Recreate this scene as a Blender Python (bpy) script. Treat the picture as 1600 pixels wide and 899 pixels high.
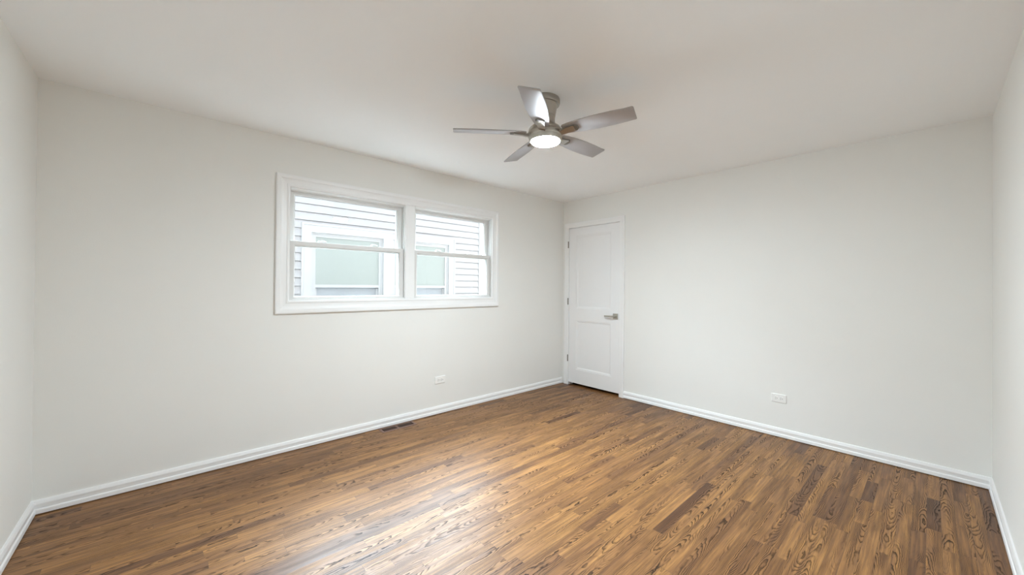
import bpy, bmesh, math
from mathutils import Vector, Matrix

S = bpy.context.scene
for o in list(bpy.data.objects):
    bpy.data.objects.remove(o)

# ------------------------------------------------------------------ camera
FPX = 597.04
cam_data = bpy.data.cameras.new('camera')
cam_data.sensor_fit = 'HORIZONTAL'
cam_data.sensor_width = 36.0
cam_data.lens = 36.0 * FPX / 1600.0
cam_data.shift_x = -49.4 / 1600.0
cam_data.shift_y = -4.5 / 1600.0
cam_data.clip_start = 0.02
cam = bpy.data.objects.new('camera', cam_data)
S.collection.objects.link(cam)
Fv = Vector((-0.7125, 0.70165, 0.00593))
Rv = Vector((0.70167, 0.71245, 0.00831))
Uv = Vector((-0.00161, -0.01009, 0.99995))
cam.matrix_world = Matrix(((Rv.x, Uv.x, -Fv.x, 3.5069), (Rv.y, Uv.y, -Fv.y, -3.8255),
                           (Rv.z, Uv.z, -Fv.z, 1.2941), (0, 0, 0, 1)))
S.camera = cam

# ------------------------------------------------------------------ view + light
S.view_settings.view_transform = 'Standard'
S.view_settings.look = 'None'
S.view_settings.gamma = 1.0
S.view_settings.use_curve_mapping = False
S.view_settings.exposure = 0.20
SKY_BASE = 2.4          # even overcast part
SKY_PEAK = 66.0         # bright cloud side, beyond the neighbouring roof
LAMP = 740.0            # radiance of the fan's light disc
try:
    S.cycles.max_bounces = 16
    S.cycles.diffuse_bounces = 10
    S.cycles.glossy_bounces = 6
    S.cycles.transparent_max_bounces = 16
    S.cycles.sample_clamp_indirect = 8.0
except Exception:
    pass

world = bpy.data.worlds.new('overcast_sky')
S.world = world
world.use_nodes = True
wt = world.node_tree
wt.nodes.clear()
w_out = wt.nodes.new('ShaderNodeOutputWorld')
w_bg = wt.nodes.new('ShaderNodeBackground')
w_tc = wt.nodes.new('ShaderNodeTexCoord')
w_dot = wt.nodes.new('ShaderNodeVectorMath'); w_dot.operation = 'DOT_PRODUCT'
w_dot.inputs[1].default_value = Vector((-0.80, 0.12, 0.56)).normalized()
wt.links.new(w_tc.outputs['Generated'], w_dot.inputs[0])
w_pow = wt.nodes.new('ShaderNodeMath'); w_pow.operation = 'POWER'; w_pow.inputs[1].default_value = 1.0
w_mul = wt.nodes.new('ShaderNodeMath'); w_mul.operation = 'MULTIPLY_ADD'
w_mul.inputs[1].default_value = SKY_PEAK; w_mul.inputs[2].default_value = SKY_BASE
w_ss = wt.nodes.new('ShaderNodeMapRange'); w_ss.interpolation_type = 'SMOOTHSTEP'
w_ss.inputs['From Min'].default_value = 0.55; w_ss.inputs['From Max'].default_value = 1.0
wt.links.new(w_dot.outputs['Value'], w_ss.inputs['Value'])
wt.links.new(w_ss.outputs['Result'], w_pow.inputs[0])
wt.links.new(w_pow.outputs[0], w_mul.inputs[0])
w_bg.inputs['Color'].default_value = (0.825, 0.965, 1.08, 1)
wt.links.new(w_mul.outputs[0], w_bg.inputs['Strength'])
wt.links.new(w_bg.outputs[0], w_out.inputs[0])

# ------------------------------------------------------------------ sizes of the room
RW, RL, RH, T = 3.786, 4.352, 2.44, 0.16     # width along door wall, length along window wall


# ------------------------------------------------------------------ materials
class N:
    """small wrapper for node maths"""
    def __init__(self, nt):
        self.nt = nt

    def new(self, t, **kw):
        n = self.nt.nodes.new(t)
        for k, v in kw.items():
            setattr(n, k, v)
        return n

    def put(self, sock, v):
        if isinstance(v, bpy.types.NodeSocket):
            self.nt.links.new(v, sock)
        else:
            sock.default_value = v

    def m(self, op, a, b=0.0, c=0.0, clamp=False):
        n = self.new('ShaderNodeMath', operation=op, use_clamp=clamp)
        self.put(n.inputs[0], a); self.put(n.inputs[1], b); self.put(n.inputs[2], c)
        return n.outputs[0]

    def ss(self, v, lo, hi):
        n = self.new('ShaderNodeMapRange', interpolation_type='SMOOTHSTEP')
        self.put(n.inputs['Value'], v)
        self.put(n.inputs['From Min'], lo); self.put(n.inputs['From Max'], hi)
        return n.outputs['Result']

    def vec(self, x, y, z):
        n = self.new('ShaderNodeCombineXYZ')
        self.put(n.inputs[0], x); self.put(n.inputs[1], y); self.put(n.inputs[2], z)
        return n.outputs[0]

    def noise(self, vec, scale=1.0, detail=2.0, rough=0.5, w=None, dist=0.0):
        n = self.new('ShaderNodeTexNoise')
        if w is not None:
            n.noise_dimensions = '4D'
            self.put(n.inputs['W'], w)
        self.put(n.inputs['Vector'], vec)
        n.inputs['Scale'].default_value = scale
        n.inputs['Detail'].default_value = detail
        n.inputs['Roughness'].default_value = rough
        n.inputs['Distortion'].default_value = dist
        return n.outputs['Fac']

    def mix(self, f, a, b):
        n = self.new('ShaderNodeMix', data_type='RGBA')
        self.put(n.inputs[0], f)
        for s, v in ((n.inputs[6], a), (n.inputs[7], b)):
            if isinstance(v, tuple):
                v = v + (1,) if len(v) == 3 else v
            self.put(s, v)
        return n.outputs[2]


def mat_base(name):
    m = bpy.data.materials.new(name)
    m.use_nodes = True
    nt = m.node_tree
    b = nt.nodes['Principled BSDF']
    return m, N(nt), b


def paint(name, col, rough=0.6, bump=0.0, scale=180.0, spec=0.5):
    m, n, b = mat_base(name)
    tc = n.new('ShaderNodeTexCoord')
    f = n.noise(tc.outputs['Object'], 3.0, 3.0)
    c = n.mix(f, tuple(x * 0.985 for x in col), tuple(min(1, x * 1.015) for x in col))
    n.put(b.inputs['Base Color'], c)
    b.inputs['Roughness'].default_value = rough
    b.inputs['Specular IOR Level'].default_value = spec
    if bump:
        bn = n.new('ShaderNodeBump')
        bn.inputs['Strength'].default_value = bump
        bn.inputs['Distance'].default_value = 0.001
        n.put(bn.inputs['Height'], n.noise(tc.outputs['Object'], scale, 2.0))
        n.put(b.inputs['Normal'], bn.outputs[0])
    return m


def metal(name, col, rough, aniso_scale=(4, 4, 400), metallic=1.0):
    m, n, b = mat_base(name)
    tc = n.new('ShaderNodeTexCoord')
    mp = n.new('ShaderNodeMapping')
    mp.inputs['Scale'].default_value = aniso_scale
    n.put(mp.inputs[0], tc.outputs['Object'])
    f = n.noise(mp.outputs[0], 1.0, 2.0)
    n.put(b.inputs['Base Color'], n.mix(f, tuple(x * 0.93 for x in col), col))
    b.inputs['Metallic'].default_value = metallic
    n.put(b.inputs['Roughness'], n.m('MULTIPLY_ADD', f, 0.08, rough - 0.04))
    return m


M = {}
M['wall'] = paint('greige_wall_paint', (0.81, 0.805, 0.775), 0.75, 0.25, 220.0, 0.3)
M['ceiling'] = paint('flat_ceiling_paint', (0.935, 0.955, 0.97), 0.9, 0.15, 260.0, 0.2)
M['trim'] = paint('white_trim_enamel', (0.86, 0.86, 0.855), 0.35)
M['door'] = paint('white_door_enamel', (0.85, 0.85, 0.85), 0.4)
M['vinyl'] = paint('white_window_vinyl', (0.69, 0.68, 0.66), 0.35)
M['plastic'] = paint('white_plastic', (0.86, 0.86, 0.84), 0.3)
M['slot'] = paint('dark_slot', (0.012, 0.011, 0.010), 0.9, spec=0.0)
M['dark'] = paint('unlit_closet_paint', (0.3, 0.29, 0.27), 0.8)
M['seal'] = paint('grey_weather_seal', (0.32, 0.34, 0.35), 0.6)
M['nickel'] = metal('brushed_nickel', (0.48, 0.45, 0.40), 0.32)
M['hinge'] = metal('dark_satin_nickel', (0.24, 0.225, 0.2), 0.38)
M['blade'] = metal('silver_fan_blade', (0.50, 0.49, 0.50), 0.60, (3, 60, 3), 0.7)
M['register'] = metal('brown_register_enamel', (0.22, 0.125, 0.095), 0.45, (5, 5, 5), 0.2)
M['siding'] = paint('pale_vinyl_siding', (0.49, 0.475, 0.48), 0.5)
M['out_trim'] = paint('white_exterior_trim', (0.56, 0.56, 0.565), 0.5)
M['blind'] = paint('pale_green_window_shade', (0.385, 0.42, 0.395), 0.5)
M['blind_low'] = paint('pale_grey_window_shade', (0.40, 0.43, 0.46), 0.5)
M['shingle'] = paint('grey_roof_shingles', (0.18, 0.18, 0.19), 0.9, 0.6, 40)
M['brick'] = paint('added_dark_brick', (0.13, 0.10, 0.085), 0.9, 0.5, 40)  # kept dark to cut the light bounced onto the neighbour's siding
M['concrete'] = paint('side_yard_concrete', (0.42, 0.41, 0.39), 0.9, 0.4, 30)


def glass_mat(name, tint=(0.97, 0.985, 0.98)):
    m = bpy.data.materials.new(name)
    m.use_nodes = True
    nt = m.node_tree
    nt.nodes.clear()
    n = N(nt)
    out = n.new('ShaderNodeOutputMaterial')
    geo = n.new('ShaderNodeNewGeometry')
    ior = n.m('MULTIPLY_ADD', geo.outputs['Backfacing'], 1 / 1.5 - 1.5, 1.5)
    fr = n.new('ShaderNodeFresnel')
    n.put(fr.inputs['IOR'], ior)
    tr = n.new('ShaderNodeBsdfTransparent')
    tr.inputs[0].default_value = tint + (1,)
    gl = n.new('ShaderNodeBsdfGlossy')
    gl.inputs['Roughness'].default_value = 0.0
    mx = n.new('ShaderNodeMixShader')
    nt.links.new(fr.outputs[0], mx.inputs[0])
    nt.links.new(tr.outputs[0], mx.inputs[1])
    nt.links.new(gl.outputs[0], mx.inputs[2])
    nt.links.new(mx.outputs[0], out.inputs[0])
    return m


M['glass'] = glass_mat('clear_window_glass')


def emit_mat(name, col, strength):
    m = bpy.data.materials.new(name)
    m.use_nodes = True
    nt = m.node_tree
    nt.nodes.clear()
    n = N(nt)
    out = n.new('ShaderNodeOutputMaterial')
    e = n.new('ShaderNodeEmission')
    e.inputs[0].default_value = col + (1,)
    e.inputs[1].default_value = strength
    nt.links.new(e.outputs[0], out.inputs[0])
    return m


M['lens'] = emit_mat('glowing_frosted_lens', (0.855, 0.985, 1.07), LAMP)


def oak_floor():
    m, n, b = mat_base('stained_oak_strip_floor')
    tc = n.new('ShaderNodeTexCoord')
    sp = n.new('ShaderNodeSeparateXYZ')
    n.put(sp.inputs[0], tc.outputs['Object'])
    x, y = sp.outputs[0], sp.outputs[1]
    BW = 0.0572
    xs = n.m('DIVIDE', x, BW)
    bi = n.m('FLOOR', xs)
    fx = n.m('FRACT', xs)
    wn = n.new('ShaderNodeTexWhiteNoise', noise_dimensions='1D')
    n.put(wn.inputs['W'], bi)
    r0 = n.new('ShaderNodeSeparateColor'); n.put(r0.inputs[0], wn.outputs['Color'])
    blen = n.m('MULTIPLY_ADD', r0.outputs[0], 0.65, 0.42)
    yy = n.m('ADD', n.m('DIVIDE', y, blen), n.m('MULTIPLY', r0.outputs[1], 37.0))
    # uneven board lengths
    yy = n.m('ADD', yy, n.m('MULTIPLY', n.m('SINE', n.m('MULTIPLY', yy, 2.1)), 0.30))
    bj = n.m('FLOOR', yy)
    fy = n.m('FRACT', yy)
    wn2 = n.new('ShaderNodeTexWhiteNoise', noise_dimensions='2D')
    n.put(wn2.inputs['Vector'], n.vec(bi, bj, 0.0))
    rr = n.new('ShaderNodeSeparateColor'); n.put(rr.inputs[0], wn2.outputs['Color'])
    ra, rb, rc = rr.outputs[0], rr.outputs[1], rr.outputs[2]
    rd = wn2.outputs['Value']
    idw = n.m('MULTIPLY', rd, 97.0)
    # cathedral grain: contours of a warped paraboloid
    px = n.m('ADD', fx, n.m('MULTIPLY_ADD', n.m('SUBTRACT', ra, 0.5), 1.7, -0.5))
    a = n.m('MULTIPLY_ADD', rc, 8.0, 6.0)
    sgn = n.m('MULTIPLY_ADD', n.m('GREATER_THAN', rb, 0.5), 2.0, -1.0)
    k = n.m('MULTIPLY', sgn, n.m('MULTIPLY_ADD', rd, 14.0, 3.0))
    warp = n.noise(n.vec(n.m('MULTIPLY', x, 13.0), n.m('MULTIPLY', y, 4.2), 0.0), 1.0, 1.5, 0.5, idw)
    warp2 = n.noise(n.vec(n.m('MULTIPLY', x, 70.0), n.m('MULTIPLY', y, 26.0), 0.0), 1.0, 2.0, 0.5, idw)
    v = n.m('ADD', n.m('MULTIPLY', n.m('MULTIPLY', px, px), a), n.m('MULTIPLY', y, k))
    v = n.m('ADD', v, n.m('MULTIPLY', warp, 8.0))
    v = n.m('ADD', v, n.m('MULTIPLY', warp2, 1.1))
    t = n.m('FRACT', v)
    line = n.m('MULTIPLY', n.ss(t, 0.38, 0.90), n.m('SUBTRACT', 1.0, n.ss(t, 0.92, 1.0)))
    # the lines fade in and out along a board
    pres = n.noise(n.vec(n.m('MULTIPLY', x, 16.0), n.m('MULTIPLY', y, 3.0), 0.0), 1.0, 2.0, 0.5, n.m('ADD', idw, 5.0))
    pres = n.ss(pres, 0.34, 0.56)
    line = n.m('MULTIPLY', line, n.m('MULTIPLY', pres, n.m('MULTIPLY_ADD', rb, 0.30, 0.70)))
    # straight pore streaks
    fine = n.noise(n.vec(n.m('MULTIPLY', x, 420.0), n.m('MULTIPLY', y, 14.0), 0.0), 1.0, 2.0, 0.6, idw)
    pore = n.ss(fine, 0.54, 0.72)
    streak = n.noise(n.vec(n.m('MULTIPLY', x, 90.0), n.m('MULTIPLY', y, 3.5), 0.0), 1.0, 3.0, 0.6, idw)
    # board tone
    tone = n.m('ADD', n.m('MULTIPLY_ADD', n.ss(rc, 0.0, 0.35), 0.34, n.m('MULTIPLY', ra, 0.16)), n.m('MULTIPLY_ADD', streak, 1.25, -0.46), clamp=True)
    ramp = n.new('ShaderNodeValToRGB')
    cr = ramp.color_ramp
    cr.elements[0].position = 0.0; cr.elements[0].color = (0.090, 0.036, 0.013, 1)
    cr.elements[1].position = 1.0; cr.elements[1].color = (0.52, 0.27, 0.084, 1)
    for pos, c in ((0.25, (0.125, 0.052, 0.018, 1)), (0.55, (0.235, 0.107, 0.034, 1)), (0.8, (0.38, 0.185, 0.056, 1))):
        e = cr.elements.new(pos); e.color = c
    n.put(ramp.inputs[0], tone)
    col = n.mix(n.m('MULTIPLY', pore, 0.5), ramp.outputs[0], (0.07, 0.032, 0.013))
    col = n.mix(n.m('MULTIPLY', line, 1.0, clamp=True), col, (0.018, 0.008, 0.004))
    # seams between the strips and at the butt ends
    ex = n.m('MINIMUM', fx, n.m('SUBTRACT', 1.0, fx))
    ey = n.m('MULTIPLY', n.m('MINIMUM', fy, n.m('SUBTRACT', 1.0, fy)), n.m('DIVIDE', blen, BW))
    edge = n.m('SUBTRACT', 1.0, n.ss(n.m('MINIMUM', ex, ey), 0.006, 0.026))
    col = n.mix(n.m('MULTIPLY', edge, 0.6), col, (0.055, 0.022, 0.012))
    n.put(b.inputs['Base Color'], col)
    rough = n.m('MULTIPLY_ADD', streak, 0.10, 0.35)
    rough = n.m('MULTIPLY_ADD', line, 0.15, rough)
    n.put(b.inputs['Roughness'], rough)
    n.put(b.inputs['Specular IOR Level'], n.m('MULTIPLY_ADD', line, -0.27, 0.46))
    bn = n.new('ShaderNodeBump')
    bn.inputs['Strength'].default_value = 0.35
    bn.inputs['Distance'].default_value = 0.0006
    hgt = n.m('SUBTRACT', n.m('MULTIPLY', fine, 0.25), n.m('MULTIPLY_ADD', edge, 1.2, n.m('MULTIPLY', line, 0.6)))
    n.put(bn.inputs['Height'], hgt)
    n.put(b.inputs['Normal'], bn.outputs[0])
    return m


M['floor'] = oak_floor()


# ------------------------------------------------------------------ mesh helpers
def box(bm, x0, x1, y0, y1, z0, z1, bevel=0.0, seg=2):
    t = bmesh.new()
    bmesh.ops.create_cube(t, size=1.0)
    for v in t.verts:
        v.co = Vector(((x0 + x1) / 2 + v.co.x * (x1 - x0), (y0 + y1) / 2 + v.co.y * (y1 - y0),
                       (z0 + z1) / 2 + v.co.z * (z1 - z0)))
    if bevel > 0:
        bmesh.ops.bevel(t, geom=list(t.edges), offset=bevel, segments=seg, profile=0.5, affect='EDGES')
    me = bpy.data.meshes.new('tmp')
    t.to_mesh(me); t.free()
    bm.from_mesh(me)
    bpy.data.meshes.remove(me)
    return bm


def wwall(u, v, h):      # window wall: u runs along y, v up, h into the room
    return Vector((h, u, v))


def dwall(u, v, h):      # door wall: u runs along x
    return Vector((u, -h, v))


def ring(bm, mp, loops):
    """closed frame: successive rectangles (u0,u1,v0,v1,h) joined corner to corner"""
    rows = []
    for (u0, u1, v0, v1, h) in loops:
        rows.append([bm.verts.new(mp(u, v, h)) for u, v in ((u0, v0), (u1, v0), (u1, v1), (u0, v1))])
    L = len(rows)
    for i in range(L):
        a, b = rows[i], rows[(i + 1) % L]
        for j in range(4):
            bm.faces.new((a[j], a[(j + 1) % 4], b[(j + 1) % 4], b[j]))
    return bm


def grow(r, d, h):
    return (r[0] - d, r[1] + d, r[2] - d, r[3] + d, h)


def plate(bm, mp, loops):
    """solid relief: rectangles stacked, first and last capped"""
    rows = []
    for (u0, u1, v0, v1, h) in loops:
        rows.append([bm.verts.new(mp(u, v, h)) for u, v in ((u0, v0), (u1, v0), (u1, v1), (u0, v1))])
    for a, b in zip(rows, rows[1:]):
        for j in range(4):
            bm.faces.new((a[j], a[(j + 1) % 4], b[(j + 1) % 4], b[j]))
    bm.faces.new(rows[0]); bm.faces.new(rows[-1])
    return bm


def lathe(bm, prof, seg=64, cap0=False, cap1=False):
    rows = []
    for r, z in prof:
        rows.append([bm.verts.new((r * math.cos(2 * math.pi * i / seg), r * math.sin(2 * math.pi * i / seg), z))
                     for i in range(seg)])
    for a, b in zip(rows, rows[1:]):
        for j in range(seg):
            bm.faces.new((a[j], a[(j + 1) % seg], b[(j + 1) % seg], b[j]))
    if cap0:
        bm.faces.new(rows[0])
    if cap1:
        bm.faces.new(rows[-1])
    return bm


def prism(bm, pts_a, pts_b):
    """loft between two matching closed outlines, capped"""
    a = [bm.verts.new(p) for p in pts_a]
    b = [bm.verts.new(p) for p in pts_b]
    n = len(a)
    for i in range(n):
        bm.faces.new((a[i], a[(i + 1) % n], b[(i + 1) % n], b[i]))
    bm.faces.new(a); bm.faces.new(b)
    return bm


def wloc(o):
    v = Vector((0, 0, 0))
    while o is not None:
        v += o.location
        o = o.parent
    return v


def obj(name, bm, m, parent=None, smooth=False, local=False, loc=None):
    """one mesh object; world-space geometry is moved into the parent's frame unless local"""
    bmesh.ops.recalc_face_normals(bm, faces=list(bm.faces))
    if parent is not None and not local:
        bmesh.ops.translate(bm, verts=list(bm.verts), vec=-wloc(parent))
    if loc is not None and parent is None and not local:
        bmesh.ops.translate(bm, verts=list(bm.verts), vec=-Vector(loc))
    me = bpy.data.meshes.new(name)
    bm.to_mesh(me); bm.free()
    o = bpy.data.objects.new(name, me)
    S.collection.objects.link(o)
    if isinstance(m, (list, tuple)):
        for q in m:
            me.materials.append(q)
    else:
        me.materials.append(m)
    if smooth:
        for p in me.polygons:
            p.use_smooth = True
        if smooth != 'all':
            try:
                me.set_sharp_from_angle(angle=math.radians(smooth if smooth is not True else 35))
            except Exception:
                pass
    if parent is not None:
        o.parent = parent
    elif loc is not None:
        o.location = loc
    return o


def empty(name, loc=(0, 0, 0), rz=0.0):
    o = bpy.data.objects.new(name, None)
    o.empty_display_size = 0.1
    S.collection.objects.link(o)
    o.location = loc
    o.rotation_euler = (0, 0, rz)
    return o


def tag(o, label=None, cat=None, group=None, kind=None):
    if label: o['label'] = label
    if cat: o['category'] = cat
    if group: o['group'] = group
    if kind: o['kind'] = kind
    return o


def copy_tree(o, parent=None):
    c = o.copy()
    S.collection.objects.link(c)
    c.parent = parent
    for ch in list(o.children):
        copy_tree(ch, c)
    return c


NB = bmesh.new

# ------------------------------------------------------------------ the room shell
o = obj('floor', box(NB(), -T, RW + T, -RL - T, 0.95, -0.2, 0.0), M['floor'])
tag(o, 'glossy brown stained oak strip floor with bold dark grain', 'floor', kind='structure')
o = obj('ceiling', box(NB(), -T, RW + T, -RL - T, 0.95, RH, RH + 0.2), M['ceiling'])
tag(o, 'flat off-white ceiling of the empty room', 'ceiling', kind='structure')

WY0, WY1, WZ0, WZ1 = -3.156, -1.198, 1.165, 2.066        # hole in the window wall
bm = NB()
box(bm, -T, 0, -RL - T, WY0, 0, RH)
box(bm, -T, 0, WY1, 0.0, 0, RH)
box(bm, -T, 0, WY0, WY1, 0, WZ0)
box(bm, -T, 0, WY0, WY1, WZ1, RH)
tag(obj('wall_west', bm, M['wall']), 'greige painted wall that holds the twin window', 'wall', kind='structure')
bm = NB()  # unseen outer face, added to keep bounced light off the siding
box(bm, -T - 0.03, -T, -RL - T, WY0, -0.6, RH + 0.4)
box(bm, -T - 0.03, -T, WY1, 0.95, -0.6, RH + 0.4)
box(bm, -T - 0.03, -T, WY0, WY1, -0.6, WZ0)
box(bm, -T - 0.03, -T, WY0, WY1, WZ1, RH + 0.4)
tag(obj('wall_added_dark_face', bm, M['brick']), 'unseen dark brick face added outside the window wall to cut light on the siding', 'wall', kind='structure')
DX0, DX1, DZ = 0.100, 0.930, 2.085                        # hole in the door wall
bm = NB()
box(bm, -T, DX0, 0, T, 0, RH)
box(bm, DX1, RW + T, 0, T, 0, RH)
box(bm, DX0, DX1, 0, T, DZ, RH)
tag(obj('wall_north', bm, M['wall']), 'greige painted wall that holds the white door', 'wall', kind='structure')
tag(obj('wall_east', box(NB(), RW, RW + T, -RL - T, 0, 0, RH), M['wall']),
    'greige painted wall at the right edge of the photo', 'wall', kind='structure')
tag(obj('wall_south', box(NB(), 0, RW, -RL - T, -RL, 0, RH), M['wall']),
    'greige painted wall at the left edge of the photo', 'wall', kind='structure')
# closet behind the door
bm = NB()
box(bm, -T, 1.3, 0.9, 0.95, 0, RH)
box(bm, -T, -T + 0.05, T, 0.9, 0, RH)
box(bm, 1.25, 1.3, T, 0.9, 0, RH)
tag(obj('wall_closet', bm, M['dark']), 'unlit closet walls behind the white door', 'wall', kind='structure')

# baseboards: moulded section (h out of the wall, z up), mitred at the corners
BP = [(0.0, 0.0), (0.004, 0.0), (0.004, 0.0055), (0.018, 0.0055), (0.0175, 0.026), (0.0155, 0.030), (0.0118, 0.033),
      (0.0125, 0.045), (0.0142, 0.056), (0.0142, 0.0595), (0.0120, 0.066), (0.0098, 0.074), (0.0070, 0.0795), (0.0, 0.0795)]


def baseboard(name, pa, pb, nrm, mit_a, mit_b, label):
    pa, pb, nrm = Vector(pa), Vector(pb), Vector(nrm)
    d = (pb - pa).normalized()
    A = [pa + nrm * h + d * (h * mit_a) + Vector((0, 0, z)) for h, z in BP]
    B = [pb + nrm * h - d * (h * mit_b) + Vector((0, 0, z)) for h, z in BP]
    o = obj(name, prism(NB(), A, B), M['trim'])
    return tag(o, label, 'baseboard', kind='structure')


baseboard('baseboard_west', (0, -RL, 0), (0, -0.0185, 0), (1, 0, 0), 1, 0, 'white moulded baseboard under the window wall')
baseboard('baseboard_north', (0.979, 0, 0), (RW, 0, 0), (0, -1, 0), 0, 1, 'white moulded baseboard right of the door')
baseboard('baseboard_east', (RW, 0, 0), (RW, -RL, 0), (-1, 0, 0), 1, 1, 'white moulded baseboard at the right edge of the photo')
baseboard('baseboard_south', (RW, -RL, 0), (0, -RL, 0), (0, 1, 0), 1, 1, 'white moulded baseboard at the left edge of the photo')

# ------------------------------------------------------------------ windows
ci = (-3.152, -1.206, 1.172, 2.061)       # inner edge of the casing
CP = [(0.0, 0.0), (0.0, 0.010), (0.006, 0.013), (0.016, 0.013), (0.020, 0.0105), (0.040, 0.0125), (0.054, 0.0155), (0.060, 0.020),
      (0.072, 0.021), (0.083, 0.021), (0.089, 0.018), (0.089, 0.0)]
outer = (-3.242, -1.115, 1.069, 2.150)


def casing_loop(d, h):
    f = d / 0.089
    return (ci[0] + (outer[0] - ci[0]) * f, ci[1] + (outer[1] - ci[1]) * f,
            ci[2] + (outer[2] - ci[2]) * f, ci[3] + (outer[3] - ci[3]) * f, h)


tw = ring(NB(), wwall, [casing_loop(d, h) for d, h in CP])
tag(obj('trim_1', tw, M['trim']), 'white moulded casing around the twin window', 'trim', kind='structure')
bm = box(NB(), -T + 0.01, 0.009, -2.2205, -2.130, ci[2] + 0.001, ci[3] - 0.001, 0.002)
tag(obj('trim_2', bm, M['trim']), 'flat white mullion post between the two windows', 'trim', kind='structure')


def lock_mesh(y):
    """cam lock: low base with a curled lever standing on the meeting rail"""
    bm = NB()
    z = 1.643
    box(bm, -0.050, -0.026, y - 0.022, y + 0.022, z, z + 0.005, 0.002)
    n = 10
    A, B = [], []
    for i in range(n + 1):
        s = i / n
        yy = y - 0.030 + 0.062 * s
        zz = z + 0.005 + 0.016 * math.sin(math.pi * min(1, (1 - s) * 0.95 + 0.05)) ** 0.8 * (1.15 - 0.5 * s)
        th = 0.0035 + 0.003 * s
        A.append((yy, zz, th))
    for (y0, z0, t0), (y1, z1, t1) in zip(A, A[1:]):
        prism(bm, [(-0.044, y0, z0), (-0.030, y0, z0), (-0.030, y0, z0 + t0), (-0.044, y0, z0 + t0)],
              [(-0.044, y1, z1), (-0.030, y1, z1), (-0.030, y1, z1 + t1), (-0.044, y1, z1 + t1)])
    return bm


def make_window(name, f0, f1, locks, label, cat='window'):
    """f0,f1 = inner faces of this unit's frame along y"""
    root = empty(name, (0, (f0 + f1) / 2, ci[2]))
    tag(root, label, cat, kind='structure')
    # frame with balance tracks
    fr = (f0 - 0.004, f1 + 0.004, ci[2] - 0.004, ci[3] + 0.003)
    bm = NB()
    def fl(d, dz0, dz1, h): return (f0 + d, f1 - d, ci[2] + dz0, ci[3] - dz1, h)
    ring(bm, wwall, [fl(-0.004, -0.004, -0.003, -T + 0.004), fl(-0.004, -0.004, -0.003, -0.001), fl(0.004, 0.010, 0.004, -0.001),
                     fl(0.004, 0.010, 0.006, -0.012), fl(0.0005, 0.006, 0.008, -0.015), fl(0.0005, 0.004, 0.012, -0.052),
                     fl(0.006, 0.004, 0.018, -0.054), fl(0.006, 0.004, 0.018, -0.058), fl(0.001, 0.004, 0.022, -0.060),
                     fl(0.001, 0.004, 0.022, -0.102), fl(0.016, 0.016, 0.030, -0.104), fl(0.016, 0.016, 0.030, -T + 0.004)])
    obj('window_frame', bm, M['vinyl'], root)
    # small groove lines of the balance tracks on the right jamb
    bm = NB()
    for yj in (f0 + 0.0006, f1 - 0.0006):
        box(bm, -0.0365, -0.0345, yj - 0.0008, yj + 0.0008, 1.66, ci[3] - 0.012)
    obj('balance_track', bm, M['seal'], root)
    # lower sash, inner track
    g = 0.005
    lo = (f0 + g - 0.001, f1 - g + 0.001, ci[2] + 0.0065, 1.643)
    li = (f0 + 0.040, f1 - 0.044, 1.204, 1.603)
    def lerp(d, h, O=lo, I=li):
        return (O[0] + (I[0] - O[0]) * d, O[1] + (I[1] - O[1]) * d, O[2] + (I[2] - O[2]) * d, O[3] + (I[3] - O[3]) * d, h)
    bm = NB()
    ring(bm, wwall, [lerp(0, -0.050), lerp(0, -0.021), lerp(0.05, -0.019), lerp(0.80, -0.019), lerp(0.86, -0.022),
                     lerp(1, -0.026), lerp(1, -0.050)])
    sash = obj('lower_sash', bm, M['vinyl'], root)
    bm = box(NB(), -0.042, -0.036, li[0] - 0.004, li[1] + 0.004, li[2] - 0.004, li[3] + 0.004)
    obj('glass_pane', bm, M['glass'], sash)
    bm = NB()
    ring(bm, wwall, [(li[0] - .001, li[1] + .001, li[2] - .001, li[3] + .001, -0.036), (li[0] - .001, li[1] + .001, li[2] - .001, li[3] + .001, -0.0335),
                     (li[0] + .002, li[1] - .002, li[2] + .002, li[3] - .002, -0.0335), (li[0] + .002, li[1] - .002, li[2] + .002, li[3] - .002, -0.036)])
    tag(obj('glazing_bead', bm, M['seal'], sash), 'thin grey seal around the pane')
    for y in locks:
        tag(obj('sash_lock', lock_mesh(y), M['vinyl'], sash), 'small curled cam lock on the meeting rail')
    # tilt latch buttons at both ends of the meeting rail
    for y in (lo[0] + 0.030, lo[1] - 0.030):
        obj('tilt_latch', box(NB(), -0.044, -0.024, y - 0.024, y + 0.024, 1.643, 1.6475, 0.0015), M['vinyl'], sash)
    # upper sash, outer track
    uo = (f0 + 0.003, f1 - 0.003, 1.600, ci[3] - 0.023)
    ui = (f0 + 0.047, f1 - 0.051, 1.642, 2.011)
    bm = NB()
    L = lambda d, h: lerp(d, h, uo, ui)
    ring(bm, wwall, [L(0, -0.098), L(0, -0.066), L(0.05, -0.064), L(0.78, -0.064), L(0.84, -0.068), L(1, -0.073), L(1, -0.098)])
    sash = obj('upper_sash', bm, M['vinyl'], root)
    bm = box(NB(), -0.089, -0.083, ui[0] - 0.004, ui[1] + 0.004, ui[2] - 0.004, ui[3] + 0.004)
    obj('glass_pane', bm, M['glass'], sash)
    bm = NB()
    ring(bm, wwall, [(ui[0] - .001, ui[1] + .001, ui[2] - .001, ui[3] + .001, -0.083), (ui[0] - .001, ui[1] + .001, ui[2] - .001, ui[3] + .001, -0.0805),
                     (ui[0] + .002, ui[1] - .002, ui[2] + .002, ui[3] - .002, -0.0805), (ui[0] + .002, ui[1] - .002, ui[2] + .002, ui[3] - .002, -0.083)])
    tag(obj('glazing_bead', bm, M['seal'], sash), 'thin grey seal around the pane')
    return root


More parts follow.
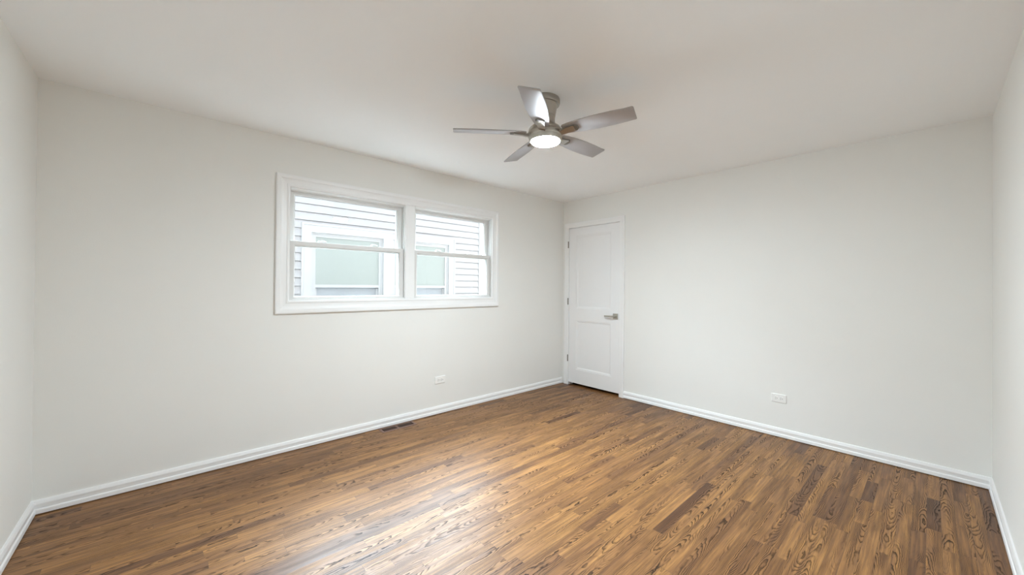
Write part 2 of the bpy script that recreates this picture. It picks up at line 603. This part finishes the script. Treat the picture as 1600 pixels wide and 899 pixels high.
make_window('window_1', -3.1495, -2.2225, (-2.915, -2.495), 'left white vinyl double-hung window of the pair, farther from the door')
make_window('window_2', -2.1275, -1.2085, (-1.855, -1.475), 'right white vinyl double-hung window of the pair, nearer the door')

# ------------------------------------------------------------------ door
# casing: three-sided, mitred at the head
cin = (0.108, 0.912, 2.076)
cou = (0.0395, 0.979, 2.1435)
DP = [(0.0, -0.03), (0.0, 0.010), (0.10, 0.0125), (0.55, 0.0135), (0.66, 0.0165), (0.80, 0.0185), (0.94, 0.0185), (1.0, 0.016), (1.0, 0.0)]
bm = NB()
rows = []
for f, h in DP:
    u0 = cin[0] + (cou[0] - cin[0]) * f
    u1 = cin[1] + (cou[1] - cin[1]) * f
    v = cin[2] + (cou[2] - cin[2]) * f
    rows.append([bm.verts.new(dwall(a, b_, h)) for a, b_ in ((u0, 0.0), (u0, v), (u1, v), (u1, 0.0))])
for a, b_ in zip(rows, rows[1:]):
    for j in range(3):
        bm.faces.new((a[j], a[j + 1], b_[j + 1], b_[j]))
# back side and feet closed
for j in range(3):
    bm.faces.new((rows[-1][j], rows[-1][j + 1], rows[0][j + 1], rows[0][j]))
bm.faces.new([r[0] for r in rows]); bm.faces.new([r[3] for r in rows])
tag(obj('trim_3', bm, M['trim']), 'white casing around the door', 'trim', kind='structure')
# jamb lining the opening
bm = NB()
box(bm, 0.100, 0.1075, 0.030, T, 0.0, 2.085)
box(bm, 0.9125, 0.930, 0.030, T, 0.0, 2.085)
box(bm, 0.1075, 0.9125, 0.030, T, 2.0765, 2.085)
box(bm, 0.1075, 0.120, 0.046, 0.06, 0.0, 2.0765)
box(bm, 0.900, 0.9125, 0.046, 0.06, 0.0, 2.0765)
tag(obj('trim_4', bm, M['trim']), 'white jamb inside the doorway', 'trim', kind='structure')

door = empty('door_1', (0.111, 0.0, 0.0))
tag(door, 'white two-panel interior door in the corner', 'door', kind='structure')
dx0, dx1, dz0, dz1 = 0.1105, 0.9095, 0.034, 2.0735
DF = -0.002      # door face, just behind the casing edge
panels = [(0.232, 0.790, 1.017, 1.972), (0.232, 0.790, 0.216, 0.862)]
bm = NB()
# stiles and rails as a face grid around the two sunk panels
xs = [dx0, panels[0][0], panels[0][1], dx1]
zs = [dz0, panels[1][2], panels[1][3], panels[0][2], panels[0][3], dz1]
V = {}
for i, xx in enumerate(xs):
    for j, zz in enumerate(zs):
        V[i, j] = bm.verts.new(dwall(xx, zz, DF))
for i in range(3):
    for j in range(5):
        if i == 1 and j in (1, 3):
            continue
        bm.faces.new((V[i, j], V[i + 1, j], V[i + 1, j + 1], V[i, j + 1]))
Bk = [bm.verts.new(dwall(a, b_, DF - 0.035)) for a, b_ in ((dx0, dz0), (dx1, dz0), (dx1, dz1), (dx0, dz1))]
bm.faces.new(Bk)
for seq, (p, q) in (([(0, j) for j in range(6)], (0, 3)), ([(3, j) for j in range(6)], (1, 2)),
                    ([(i, 0) for i in range(4)], (0, 1)), ([(i, 5) for i in range(4)], (3, 2))):
    bm.faces.new([V[s] for s in seq] + [Bk[q], Bk[p]])
for P in panels:
    base = list((P[0], P[1], P[2], P[3]))
    stack = [(0.0, DF), (0.002, DF - 0.004), (0.008, DF - 0.0035), (0.016, DF - 0.005), (0.026, DF - 0.0105), (0.032, DF - 0.011)]
    loops = [(base[0] + d, base[1] - d, base[2] + d, base[3] - d, h) for d, h in stack]
    rows = [[bm.verts.new(dwall(u, v, h)) for u, v in ((u0, v0), (u1, v0), (u1, v1), (u0, v1))] for (u0, u1, v0, v1, h) in loops]
    for a, b_ in zip(rows, rows[1:]):
        for j in range(4):
            bm.faces.new((a[j], a[(j + 1) % 4], b_[(j + 1) % 4], b_[j]))
    bm.faces.new(rows[-1])
bmesh.ops.remove_doubles(bm, verts=list(bm.verts), dist=0.00001)
obj('door_leaf', bm, M['door'], door)
for z in (1.858, 1.105, 0.353):
    bm = NB()
    for k in range(3):      # three knuckles and a sliver of each leaf
        z0 = z - 0.044 + k * 0.0297
        t = bmesh.new()
        lathe(t, [(0.0058, z0), (0.0064, z0 + 0.001), (0.0064, z0 + 0.0275), (0.0058, z0 + 0.0285)], 14, True, True)
        bmesh.ops.translate(t, verts=list(t.verts), vec=(0.1035, -0.0155, 0))
        me = bpy.data.meshes.new('t'); t.to_mesh(me); t.free(); bm.from_mesh(me); bpy.data.meshes.remove(me)
    box(bm, 0.0995, 0.1085, -0.0150, -0.0095, z - 0.044, z + 0.044)
    tag(obj('hinge', bm, M['hinge'], door, smooth=40), 'dark nickel hinge on the door edge')
# lever handle
bm = NB()
plate(bm, dwall, [(0.819, 0.887, 0.913, 0.981, -0.003), (0.819, 0.887, 0.913, 0.981, 0.006), (0.8215, 0.8845, 0.9155, 0.9785, 0.009)])
t = bmesh.new()
lathe(t, [(0.014, 0.0), (0.0145, 0.012), (0.0115, 0.016), (0.0115, 0.046), (0.0105, 0.048)], 28, False, True)
bmesh.ops.rotate(t, verts=list(t.verts), cent=(0, 0, 0), matrix=Matrix.Rotation(math.radians(90), 3, 'X'))
bmesh.ops.translate(t, verts=list(t.verts), vec=(0.853, -0.009, 0.947))
me = bpy.data.meshes.new('t'); t.to_mesh(me); t.free(); bm.from_mesh(me); bpy.data.meshes.remove(me)
hd = obj('door_handle', bm, M['nickel'], door, smooth=35)
tag(hd, 'brushed nickel lever handle on a square rose')
bm = NB()
box(bm, 0.727, 0.866, -0.060, -0.050, 0.937, 0.957, 0.0025)
obj('lever', bm, M['nickel'], hd)
bm = NB()
box(bm, 0.9065, 0.9120, -0.0035, 0.0015, 0.910, 0.967)
tag(obj('strike_plate', bm, M['nickel'], door), 'nickel strike plate at the latch')

# ------------------------------------------------------------------ ceiling fan
AX, AY = 1.851, -2.192
fan = empty('ceiling_fan', (AX, AY, RH))
tag(fan, 'brushed nickel five-blade ceiling fan with a glowing round light', 'ceiling fan')
Z = lambda z: z - RH
bm = lathe(NB(), [(0.04, Z(2.44)), (0.086, Z(2.44)), (0.089, Z(2.432)), (0.089, Z(2.412)), (0.086, Z(2.405)), (0.079, Z(2.403)), (0.04, Z(2.403))], 72)
obj('canopy', bm, M['nickel'], fan, smooth=30, local=True)
bm = lathe(NB(), [(0.05, Z(2.4035)), (0.081, Z(2.4035)), (0.080, Z(2.396)), (0.075, Z(2.375)), (0.069, Z(2.350)), (0.0655, Z(2.331)),
                  (0.0630, Z(2.3300)), (0.0630, Z(2.3270)), (0.0640, Z(2.3262)), (0.0625, Z(2.305)), (0.0640, Z(2.290)), (0.070, Z(2.279)),
                  (0.081, Z(2.271)), (0.092, Z(2.263)), (0.100, Z(2.252)), (0.1035, Z(2.240)), (0.1035, Z(2.2355)),
                  (0.099, Z(2.235)), (0.05, Z(2.235))], 72)
obj('motor_housing', bm, M['nickel'], fan, smooth=30, local=True)
bm = lathe(NB(), [(0.05, Z(2.2345)), (0.100, Z(2.2345)), (0.1050, Z(2.233)), (0.1065, Z(2.228)), (0.1065, Z(2.212)), (0.104, Z(2.207)),
                  (0.1025, Z(2.204)), (0.1030, Z(2.203)), (0.0985, Z(2.187)), (0.0940, Z(2.180)), (0.0885, Z(2.180)), (0.0885, Z(2.19)), (0.05, Z(2.19))], 72)
obj('light_ring', bm, M['nickel'], fan, smooth=30, local=True)
bm = lathe(NB(), [(0.0880, Z(2.188)), (0.0880, Z(2.180)), (0.084, Z(2.175)), (0.073, Z(2.1705)), (0.054, Z(2.167)), (0.032, Z(2.165)), (0.006, Z(2.1645))], 72, False, True)
tag(obj('light_lens', bm, M['lens'], fan, smooth='all', local=True), 'glowing white frosted light lens')

ZB = 2.231
PITCH = math.radians(13)


def blade_mesh():
    """outline in x (radial) and w (across), bent to a slab with rounded edges"""
    up = [(0.118, 0.030), (0.128, 0.040), (0.16, 0.047), (0.24, 0.0565), (0.33, 0.0630), (0.42, 0.0635), (0.49, 0.0605), (0.527, 0.0575), (0.540, 0.0575), (0.5460, 0.054)]
    dn = [(0.5500, -0.045), (0.5480, -0.0515), (0.543, -0.0550), (0.50, -0.0545), (0.42, -0.0590), (0.33, -0.0600), (0.24, -0.0560), (0.16, -0.0480), (0.128, -0.041), (0.118, -0.032)]
    out = up + dn
    bm = bmesh.new()
    def lay(off, dz):
        cx, cw = 0.34, 0.0
        r = []
        for x, w in out:
            d = Vector((x - cx, (w - cw) * 4)).normalized()
            r.append(bm.verts.new((x - d.x * off, w - d.y * off * 0.8, dz)))
        return r
    rows = [lay(0.0025, -0.0035), lay(0.0, -0.002), lay(0.0, 0.002), lay(0.0025, 0.0035)]
    for a, b in zip(rows, rows[1:]):
        for i in range(len(out)):
            j = (i + 1) % len(out)
            bm.faces.new((a[i], a[j], b[j], b[i]))
    bm.faces.new(rows[0]); bm.faces.new(rows[-1])
    return bm


def bracket_mesh():
    """arm from the motor band, widening under the blade, with a tapered cap screwed to the underside"""
    bm = bmesh.new()
    secs = [(0.098, 0.018, -0.022, -0.004), (0.118, 0.020, -0.022, -0.006), (0.140, 0.023, -0.017, -0.0042), (0.192, 0.027, -0.0115, -0.0037)]
    def rect(x, w, z0, z1): return [(x, -w, z0), (x, w, z0), (x, w * 0.9, z1), (x, -w * 0.9, z1)]
    for a, b in zip(secs, secs[1:]):
        prism(bm, rect(*a), rect(*b))
    return bm


def cap_mesh():
    bm = bmesh.new()
    o_ = [(0.188, 0.026), (0.198, 0.0285), (0.206, 0.025), (0.216, 0.014), (0.216, -0.014), (0.206, -0.025), (0.198, -0.0285), (0.188, -0.026)]
    a = [(x, w, -0.0038) for x, w in o_]
    b = [(0.202 + (x - 0.202) * 0.8, w * 0.86, -0.0115) for x, w in o_]
    prism(bm, a, b)
    return bm


# the rotor hangs about two and a half degrees out of level
TILT = Matrix.Rotation(math.radians(-2.5), 4, Vector((-0.71, 0.70, 0)))
for ch in fan.children:
    if ch.name in ('motor_housing', 'light_ring', 'light_lens'):
        pv = Vector((0, 0, Z(ZB)))
        ch.rotation_euler = TILT.to_euler()
        ch.location = pv - (TILT.to_3x3() @ pv)
first = obj('blade', blade_mesh(), M['blade'], fan, smooth=40, local=True)
tag(first, 'silver tapered fan blade')
br = obj('blade_bracket', bracket_mesh(), M['nickel'], first, smooth=30, local=True)
cp = obj('bracket_cap', cap_mesh(), M['hinge'], first, smooth=30, local=True)
for i in range(5):
    bl = first if i == 0 else copy_tree(first, fan)
    bl.location = (0, 0, Z(ZB))
    bl.rotation_euler = (TILT @ Matrix.Rotation(math.radians(-125.0 + 72 * i), 4, 'Z') @ Matrix.Rotation(-PITCH, 4, 'X')).to_euler()

# ------------------------------------------------------------------ floor register
RX0, RX1, RY0, RY1 = 0.026, 0.136, -2.466, -2.146
reg = empty('floor_register', ((RX0 + RX1) / 2, (RY0 + RY1) / 2, 0))
tag(reg, 'brown slotted floor heating register beside the baseboard below the window', 'floor vent')
fl_ = lambda u, v, h: Vector((u, v, h))
bm = NB()
ix0, ix1, iy0, iy1 = RX0 + 0.018, RX1 - 0.020, RY0 + 0.022, RY1 - 0.022
ring(bm, fl_, [(RX0, RX1, RY0, RY1, 0.0), (RX0 + .001, RX1 - .001, RY0 + .001, RY1 - .001, 0.002), (RX0 + .006, RX1 - .006, RY0 + .006, RY1 - .006, 0.0035),
               (ix0, ix1, iy0, iy1, 0.0035), (ix0, ix1, iy0, iy1, 0.0005)])
obj('register_frame', bm, M['register'], reg)
bm = box(NB(), ix0 - .001, ix1 + .001, iy0 - .001, iy1 + .001, 0.0003, 0.0012)  # flat plate, the duct's shade is put into its black colour
tag(obj('duct_shade_plate', bm, M['slot'], reg), 'black plate painted as the shade of the duct behind the slots')
n_s = 19
for k in range(1, n_s):
    yy = iy0 + (iy1 - iy0) * k / n_s
    w_ = 0.0019
    if k in (9, 10):
        w_ = 0.0075 if k == 9 else 0.0020
    obj('louver', box(NB(), ix0, ix1, yy - w_, yy + w_, 0.0012, 0.0024), M['register'], reg)

# ------------------------------------------------------------------ outlets (local frame: x along the wall, -y into the room)
def make_outlet():
    root = empty('wall_outlet')
    mp = lambda u, v, h: Vector((u, -h, v))
    bm = NB()
    plate(bm, mp, [(-0.0585, 0.0585, -0.0365, 0.0365, 0.0), (-0.0585, 0.0585, -0.0365, 0.0365, 0.003), (-0.0555, 0.0555, -0.0335, 0.0335, 0.0065),
                   (-0.054, 0.054, -0.032, 0.032, 0.0068)])
    obj('cover_plate', bm, M['plastic'], root, local=True)
    for cx in (-0.0195, 0.0195):
        bm = NB()
        pts = []
        for k in range(24):      # round receptacle face with flattened top and bottom
            a = 2 * math.pi * k / 24
            pts.append((cx + max(-0.0142, min(0.0142, 0.0172 * math.cos(a))), 0.0172 * math.sin(a)))
        prism(bm, [(u, -0.0066, v) for u, v in pts], [(cx + (u - cx) * .95, -0.0088, v * .95) for u, v in pts])
        rc_ = obj('receptacle', bm, M['plastic'], root, local=True)
        bm = NB()
        box(bm, cx - 0.0085, cx + 0.0005, -0.0092, -0.0086, 0.0052, 0.0074)
        box(bm, cx - 0.0075, cx + 0.0000, -0.0092, -0.0086, -0.0074, -0.0052)
        t = bmesh.new()
        lathe(t, [(0.0028, 0.0), (0.0028, 0.0006)], 14, True, True)
        bmesh.ops.rotate(t, verts=list(t.verts), cent=(0, 0, 0), matrix=Matrix.Rotation(math.radians(90), 3, 'X'))
        bmesh.ops.translate(t, verts=list(t.verts), vec=(cx + 0.0085, -0.0086, 0.0))
        me = bpy.data.meshes.new('t'); t.to_mesh(me); t.free(); bm.from_mesh(me); bpy.data.meshes.remove(me)
        tag(obj('socket_slots', bm, M['slot'], rc_, local=True), 'dark slots and round ground hole')
    t = bmesh.new()
    lathe(t, [(0.0032, 0.0), (0.0032, 0.0008), (0.0022, 0.0012)], 16, True, True)
    bmesh.ops.rotate(t, verts=list(t.verts), cent=(0, 0, 0), matrix=Matrix.Rotation(math.radians(90), 3, 'X'))
    bmesh.ops.translate(t, verts=list(t.verts), vec=(0, -0.0066, 0))
    obj('screw', t, M['plastic'], root, local=True)
    return root


o1 = make_outlet()
o1.location = (2.570, 0.0, 0.336)
tag(o1, 'white sideways wall outlet low on the wall right of the door', 'outlet', 'wall outlets')
o2 = copy_tree(o1)
o2.location = (0.0, -1.841, 0.341)
o2.rotation_euler = (0, 0, math.radians(90))
tag(o2, 'white sideways wall outlet low on the wall below the window', 'outlet', 'wall outlets')

# ------------------------------------------------------------------ the side yard and the neighbouring house
o = obj('ground', box(NB(), -14, -T, -14, 14, -0.80, -0.60), M['concrete'])  # unseen ground, added to reflect light
tag(o, 'unseen pale concrete side yard added between the houses to reflect light', 'ground', kind='structure')
GX = -2.0                     # plane of the neighbour's siding
HTOP = 2.62
house = empty('neighboring_house', (GX, -1.5, -0.6))
tag(house, 'pale vinyl-sided house close outside the window', 'house')
HY0, HY1 = -7.5, 0.15
oy0, oy1, oz0, oz1 = -2.645, -0.465, 0.55, 2.075     # window unit outside edge on the siding
prof_step = 0.1033
zb = 2.311 - prof_step * 28
bm = NB()


def lap(bm, y0, y1, z0, z1):
    """clapboards: each course leans out towards its lower edge"""
    z = zb
    while z < z1 - 0.001:
        a, b_ = max(z + 0.005, z0), min(z + prof_step, z1)
        if b_ - a > 0.004:
            h0 = 0.016 * (1 - (a - z) / prof_step)
            h1 = 0.016 * (1 - (b_ - z) / prof_step)
            prism(bm, [(GX - 0.012, y0, a), (GX + h0, y0, a), (GX + h1, y0, b_), (GX - 0.012, y0, b_)],
                  [(GX - 0.012, y1, a), (GX + h0, y1, a), (GX + h1, y1, b_), (GX - 0.012, y1, b_)])
        z += prof_step


lap(bm, HY0, oy0 + 0.01, -0.6, HTOP)
lap(bm, oy1 - 0.01, 0.02, -0.6, HTOP)
lap(bm, oy0 + 0.01, oy1 - 0.01, oz1 - 0.01, HTOP)
lap(bm, oy0 + 0.01, oy1 - 0.01, -0.6, oz0 + 0.01)
obj('siding', bm, M['siding'], house)
bm = NB()
box(bm, GX - 6.0, GX - 0.15, HY0, HY1 - 0.02, -0.6, HTOP - 0.01)
tag(obj('house_body', bm, M['siding'], house), 'solid body of the house behind the siding')
bm = box(NB(), GX - 0.15, GX + 0.022, 0.005, HY1, -0.6, HTOP, 0.003)
obj('corner_board', bm, M['out_trim'], house)
bm = NB()
prism(bm, [(GX + 0.10, HY0 - .2, HTOP), (GX + 0.10, HY0 - .2, HTOP + 0.06), (GX - 3.2, HY0 - .2, HTOP + 0.75), (GX - 6.2, HY0 - .2, HTOP)],
      [(GX + 0.10, HY1 + .2, HTOP), (GX + 0.10, HY1 + .2, HTOP + 0.06), (GX - 3.2, HY1 + .2, HTOP + 0.75), (GX - 6.2, HY1 + .2, HTOP)])
obj('roof', bm, M['shingle'], house)

# its twin window: casing, two sashes each side of a broad mullion, shades behind
wloc_ = lambda u, v, h: Vector((GX + h, u, v))
casing = NB()
m0, m1 = -1.630, -1.500      # mullion
ring(casing, wloc_, [(oy0, oy1, oz0, oz1, -0.10), (oy0, oy1, oz0, oz1, 0.030), (oy0 + .022, oy1 - .022, oz0 + .022, oz1 - .022, 0.030),
                     (oy0 + .026, oy1 - .026, oz0 + .026, oz1 - .026, 0.020), (oy0 + .113, oy1 - .113, oz0 + .113, oz1 - .113, 0.020),
                     (oy0 + .113, oy1 - .113, oz0 + .113, oz1 - .113, -0.10)])
box(casing, GX - 0.09, GX + 0.0195, m0, m1, oz0 + .11, oz1 - .112)
cas = obj('window_casing', casing, M['out_trim'], house)
for (a0, a1) in ((oy0 + .114, m0 - 0.001), (m1 + 0.001, oy1 - .114)):
    z0_, z1_ = oz0 + .114, oz1 - .114
    fr = NB()
    ring(fr, wloc_, [(a0, a1, z0_, z1_, -0.09), (a0, a1, z0_, z1_, -0.006), (a0 + .020, a1 - .020, z0_ + .02, z1_ - .020, -0.006),
                     (a0 + .020, a1 - .020, z0_ + .02, z1_ - .020, -0.016), (a0 + .052, a1 - .052, z0_ + .05, z1_ - .052, -0.016),
                     (a0 + .052, a1 - .052, z0_ + .05, z1_ - .052, -0.09)])
    box(fr, GX - 0.085, GX - 0.018, a0 + .045, a1 - .045, 1.262, 1.300)
    box(fr, GX - 0.078, GX - 0.050, a0 + .0525, a0 + .075, z0_ + .05, 1.25)
    box(fr, GX - 0.078, GX - 0.050, a1 - .075, a1 - .0525, z0_ + .05, 1.25)
    sf = obj('window_sash', fr, M['out_trim'], house)
    bm = box(NB(), GX - 0.034, GX - 0.030, a0 + .051, a1 - .051, 1.298, z1_ - .051)
    tag(obj('upper_pane', bm, M['blind'], sf), 'pale green shade behind the upper pane')
    bm = box(NB(), GX - 0.070, GX - 0.066, a0 + .072, a1 - .072, z0_ + .049, 1.264)
    tag(obj('lower_pane', bm, M['blind_low'], sf), 'grey shade behind the lower pane')
